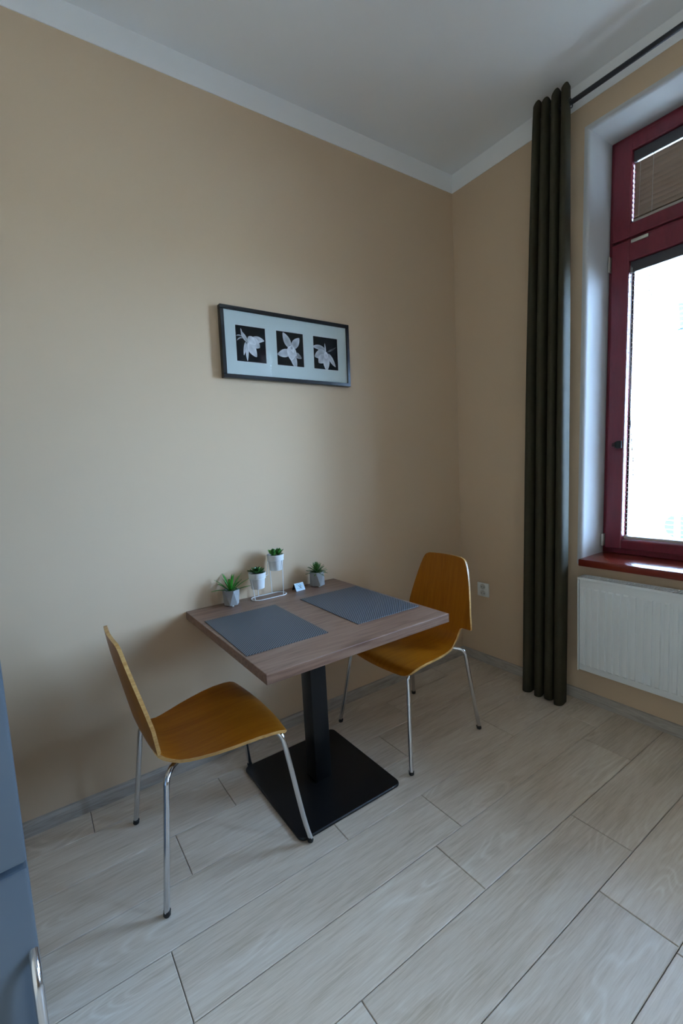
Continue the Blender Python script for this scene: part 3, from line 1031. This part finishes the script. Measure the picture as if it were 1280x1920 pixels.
# ------------------------------------------------------------------ curtain and rod
RODX, RODZ = -.105, 3.035
rod = thing('curtain_rod', 'thin anthracite curtain rod running under the ceiling above the window', 'curtain rod', (RODX, -1.21, RODZ))
MB().tube([(0, .565, 0), (0, -.75, 0)], .0115, 14).build('pole', M['rod'], rod, True)
MB().lathe([(.002, -.0), (.016, .004), (.016, .028), (.002, .032)], (0, 0, 0), 14).build('finial', M['rod'], rod, True).matrix_local = Matrix.Translation((0, .535, 0)) @ Matrix.Rotation(-PI / 2, 4, 'X')
MB().lathe([(.002, -.0), (.016, .004), (.016, .028), (.002, .032)], (0, 0, 0), 14).build('finial', M['rod'], rod, True).matrix_local = Matrix.Translation((0, -.75, 0)) @ Matrix.Rotation(PI / 2, 4, 'X')
for yb in (.585, -.70):
    bk = MB().tube([(0, yb, -.012), (.02, yb, -.02), (.105, yb, -.02)], .006, 8).bbox((.098, yb - .015, -.05), (.1045, yb + .015, .015), .002)
    bk.build('bracket', M['rod'], rod, True)

cur = thing('curtain', 'dark olive eyelet curtain gathered in folds left of the window', 'curtain', (0, 0, 0))
def lerp(a, b, t): return a + (b - a) * t
NW = 3.5                                    # number of waves
def curtain_pt(u, v):
    """u along the gathered width 0..1 (corner side -> window side), v 0 top .. 1 bottom"""
    z = lerp(3.105, .006, v)
    y0c, y1c = lerp(-.632, -.556, v ** .8), lerp(-.792, -.768, v)
    am = lerp(.050, .062, min(1, v * 2.5)) * (1 + .10 * math.sin(5 * u + 2 * v))
    ph = 2 * PI * NW * u + PI
    drift = .25 * math.sin(2.1 * v + 7 * u) * min(1, v * 3)
    s_ = math.sin(ph + drift)
    s_ = math.copysign(abs(s_) ** .8, s_)
    yy = lerp(y0c, y1c, u) + .012 * math.sin(2 * ph + drift) * (.5 + .5 * v)
    xx = lerp(RODX, RODX - .004, v) + am * s_
    if v > .97: z += .004 * math.sin(ph * .5)
    if v < .06: z += (1 - v / .06) * (.012 * math.cos(ph * 2 + 1.0) + .010 * math.sin(3.1 * u * PI))
    return Vector((xx, yy, z))
NU, NV = 150, 44
cm = MB()
vsA = [curtain_pt(i / NU, j / NV) for j in range(NV + 1) for i in range(NU + 1)]
cm.add(vsA, [(j * (NU + 1) + i, j * (NU + 1) + i + 1, (j + 1) * (NU + 1) + i + 1, (j + 1) * (NU + 1) + i) for j in range(NV) for i in range(NU)])
cl = cm.build('cloth', M['curtain'], cur, True, 180)
sm = cl.modifiers.new('solid', 'SOLIDIFY'); sm.thickness = .0022; sm.offset = 0
for k in range(8):
    u = k / 7
    p = curtain_pt(min(1, max(0, u)), (3.105 - RODZ) / 3.1)
    gr = MB().tube([(.020 * math.cos(2 * PI * q / 18), 0, .020 * math.sin(2 * PI * q / 18)) for q in range(18)], .0035, 6, True)
    g_ = gr.build('eyelet', M['rod'], cur, True)
    g_.location = (RODX, p.y, RODZ)

# ------------------------------------------------------------------ radiator
RY0, RY1, RZ0, RZ1, RXF, RXB = -.836, -1.736, .220, .7265, -.118, -.045
rad = thing('radiator', 'white ribbed panel radiator under the red window sill', 'radiator', (RXB, (RY0 + RY1) / 2, RZ0))
L_ = (RY0 - RY1) / 2
HH = RZ1 - RZ0
D_ = RXF - RXB
MB().bbox((D_ + .0078, -L_ + .004, .003), (D_ + .018, L_ - .004, HH - .012), .003).build('front_panel', M['radiator'], rad, True)
MB().bbox((-.014, -L_ + .004, .004), (-.002, L_ - .004, HH - .012), .003).build('back_panel', M['radiator'], rad, True)
ribs = MB()
rw, dp = .0112, .0075
zr0, zr1_ = .034, HH - .052
def rib_mesh():
    b = MB()
    o = [(0, -rw, zr0), (0, rw, zr0), (0, rw, zr1_), (0, -rw, zr1_)]
    i = [(-dp, -rw + .003, zr0 + .007), (-dp, rw - .003, zr0 + .007), (-dp, rw - .003, zr1_ - .007), (-dp, -rw + .003, zr1_ - .007)]
    b.add(o + i, [(0, 1, 5, 4), (1, 2, 6, 5), (2, 3, 7, 6), (3, 0, 4, 7), (4, 5, 6, 7)])
    return b.mesh('rib', M['radiator'])
rm = rib_mesh()
yy = L_ - .0215
while yy > -L_ + .018:
    part('rib', rm, rad, (D_ + .0080, yy, 0))
    yy -= .0333
for s in (-1, 1):
    MB().bbox((D_, s * L_ - .002, 0), (0, s * L_ + .002, HH), .0012).build('side_cover', M['radiator'], rad)
gri = MB()
gri.box((D_, -L_, HH - .012), (D_ + .004, L_, HH)).box((-.010, -L_, HH - .012), (0, L_, HH)).box((D_ + .034, -L_, HH - .003), (D_ + .038, L_, HH - .0005))
gri.box((D_, L_ - .020, HH - .002), (0, L_, HH)).box((D_, -L_, HH - .002), (0, -L_ + .020, HH))
q = L_ - .024
while q > -L_ + .022:
    gri.box((D_ + .004, q - .0022, HH - .008), (-.010, q + .0022, HH - .0004))
    q -= .0118
tag(gri.build('top_grille', M['radiator'], rad), kind='stuff')
MB().box((D_ + .02, -L_ + .006, .01), (-.018, L_ - .006, HH - .03)).build('convector', M['radin'], rad)
for yb in (-.35, .35):
    MB().box((0, yb - .015, .06), (.0445, yb + .015, HH - .08)).build('wall_bracket', M['radiator'], rad)

# ------------------------------------------------------------------ socket
so = thing('wall_socket', 'white double electric socket on the wall beside the corner', 'socket', (0, -.177, .502))
MB().bbox((-.011, -.0425, -.0455), (0, .0425, .0455), .003).build('plate', M['plastic'], so, True)
def disc_x(r, x0, x1, cy, cz, n=20):
    b = MB()
    pr = [(cy + r * math.cos(2 * PI * k / n), cz + r * math.sin(2 * PI * k / n)) for k in range(n)]
    return b.prism(pr, 0, x0, x1)
for cz in (.021, -.022):
    ro = disc_x(.0195, -.0118, -.0105, 0, cz).build('socket_face', simple('socket_recess', (.55, .54, .51), .6) if cz > 0 else bpy.data.materials['socket_recess'], so)
    b = MB().tube([(-.018, 0, cz + .011), (-.0116, 0, cz + .011)], .0024, 8); b.build('earth_pin', M['silver'], ro)
    for s in (-1, 1): disc_x(.0028, -.0121, -.0117, s * .0095, cz - .002, 10).build('contact_hole', M['dark'], ro)

# ------------------------------------------------------------------ fridge
FXR, FYF, FRZ = -2.5415, -1.20, math.radians(4.5)
fg = thing('fridge', 'tall blue-grey steel fridge with chrome handle at the left edge', 'fridge', (FXR - .30 * math.cos(FRZ) - .33 * math.sin(FRZ), FYF + .33 * math.cos(FRZ) - .30 * math.sin(FRZ), 0), FRZ)
hx = .30
MB().bbox((-hx, -.275, .05), (hx, .33, 1.80), .004).build('cabinet', M['fridge'], fg)
MB().box((-hx + .02, -.24, 0), (hx - .02, .31, .05)).build('plinth', M['seal'], fg)
MB().box((-hx + .006, -.285, .056), (hx - .006, -.274, 1.79)).build('door_seal', M['seal'], fg)
SPL = .772
d1 = MB().bbox((-hx, -.33, .06), (hx, -.284, SPL - .004), .006).build('freezer_door', M['fridge'], fg, True)
d2 = MB().bbox((-hx, -.33, SPL + .004), (hx, -.284, 1.80), .006).build('fridge_door', M['fridge'], fg, True)
def handle(z0, z1, par):
    yd, xh = -.33, hx - .008
    MB().tube(spline([(xh, yd + .004, z1), (xh, yd - .022, z1 - .014), (xh, yd - .036, z1 - .05), (xh, yd - .040, (z0 + z1) / 2), (xh, yd - .036, z0 + .05), (xh, yd - .022, z0 + .014), (xh, yd + .004, z0)], 6), .0072, 12).build('handle', M['chrome'], par, True)
handle(.26, .622, d1)
handle(1.22, 1.60, d2)

# ------------------------------------------------------------------ outside: street, lamp, car, house
SZ = -1.0
tag(MB().box((WT + .02, -30, SZ - .2), (60, 40, SZ)).build('street', M['street']), kind='structure')
lp = thing('street_lamp', 'street lamp with a dark lantern seen through the window', 'street lamp', (6.5, .886, SZ))
MB().lathe([(.09, 0), (.09, .25), (.05, .32), (.036, 1.5), (.030, 4.14)], (0, 0, 0), 12).build('post', M['post'], lp, True)
LZ = 4.14
MB().lathe([(.05, 0), (.06, .05), (.05, .06)], (0, 0, LZ), 6).build('collar', M['lamp'], lp)
MB().lathe([(.07, .06), (.155, .42)], (0, 0, LZ), 6).build('lantern_glass', M['carglass'], lp)
MB().lathe([(.175, .42), (.17, .45), (.06, .56), (.03, .60), (.035, .64), (.004, .70)], (0, 0, LZ), 6).build('lantern_roof', M['lamp'], lp)
ca = thing('parked_car', 'parked car on the street seen low through the window', 'car', (12.3, 1.15, SZ), math.radians(90))
prof_c = [(-2.1, .30), (-2.1, .62), (-1.95, .86), (-1.15, .95), (-.55, 1.42), (.85, 1.45), (1.65, 1.0), (2.0, .92), (2.1, .60), (2.1, .30)]
MB().prism(prof_c, 1, -.84, .84).build('body', M['carpaint'], ca)
for s in (-1, 1):
    yv = s * .842
    MB().prism([(-.95, .98), (-.50, 1.36), (.10, 1.38), (.10, .98)], 1, yv, yv + s * .006).build('side_window', M['carglass'], ca)
    MB().prism([(.18, .98), (.18, 1.38), (.80, 1.38), (1.35, 1.0)], 1, yv, yv + s * .006).build('side_window', M['carglass'], ca)
    for xw in (-1.3, 1.3):
        b = MB()
        pr = [(xw + .31 * math.cos(2 * PI * k / 20), .31 + .31 * math.sin(2 * PI * k / 20)) for k in range(20)]
        b.prism(pr, 1, s * .70, s * .86).build('wheel', M['tyre'], ca)
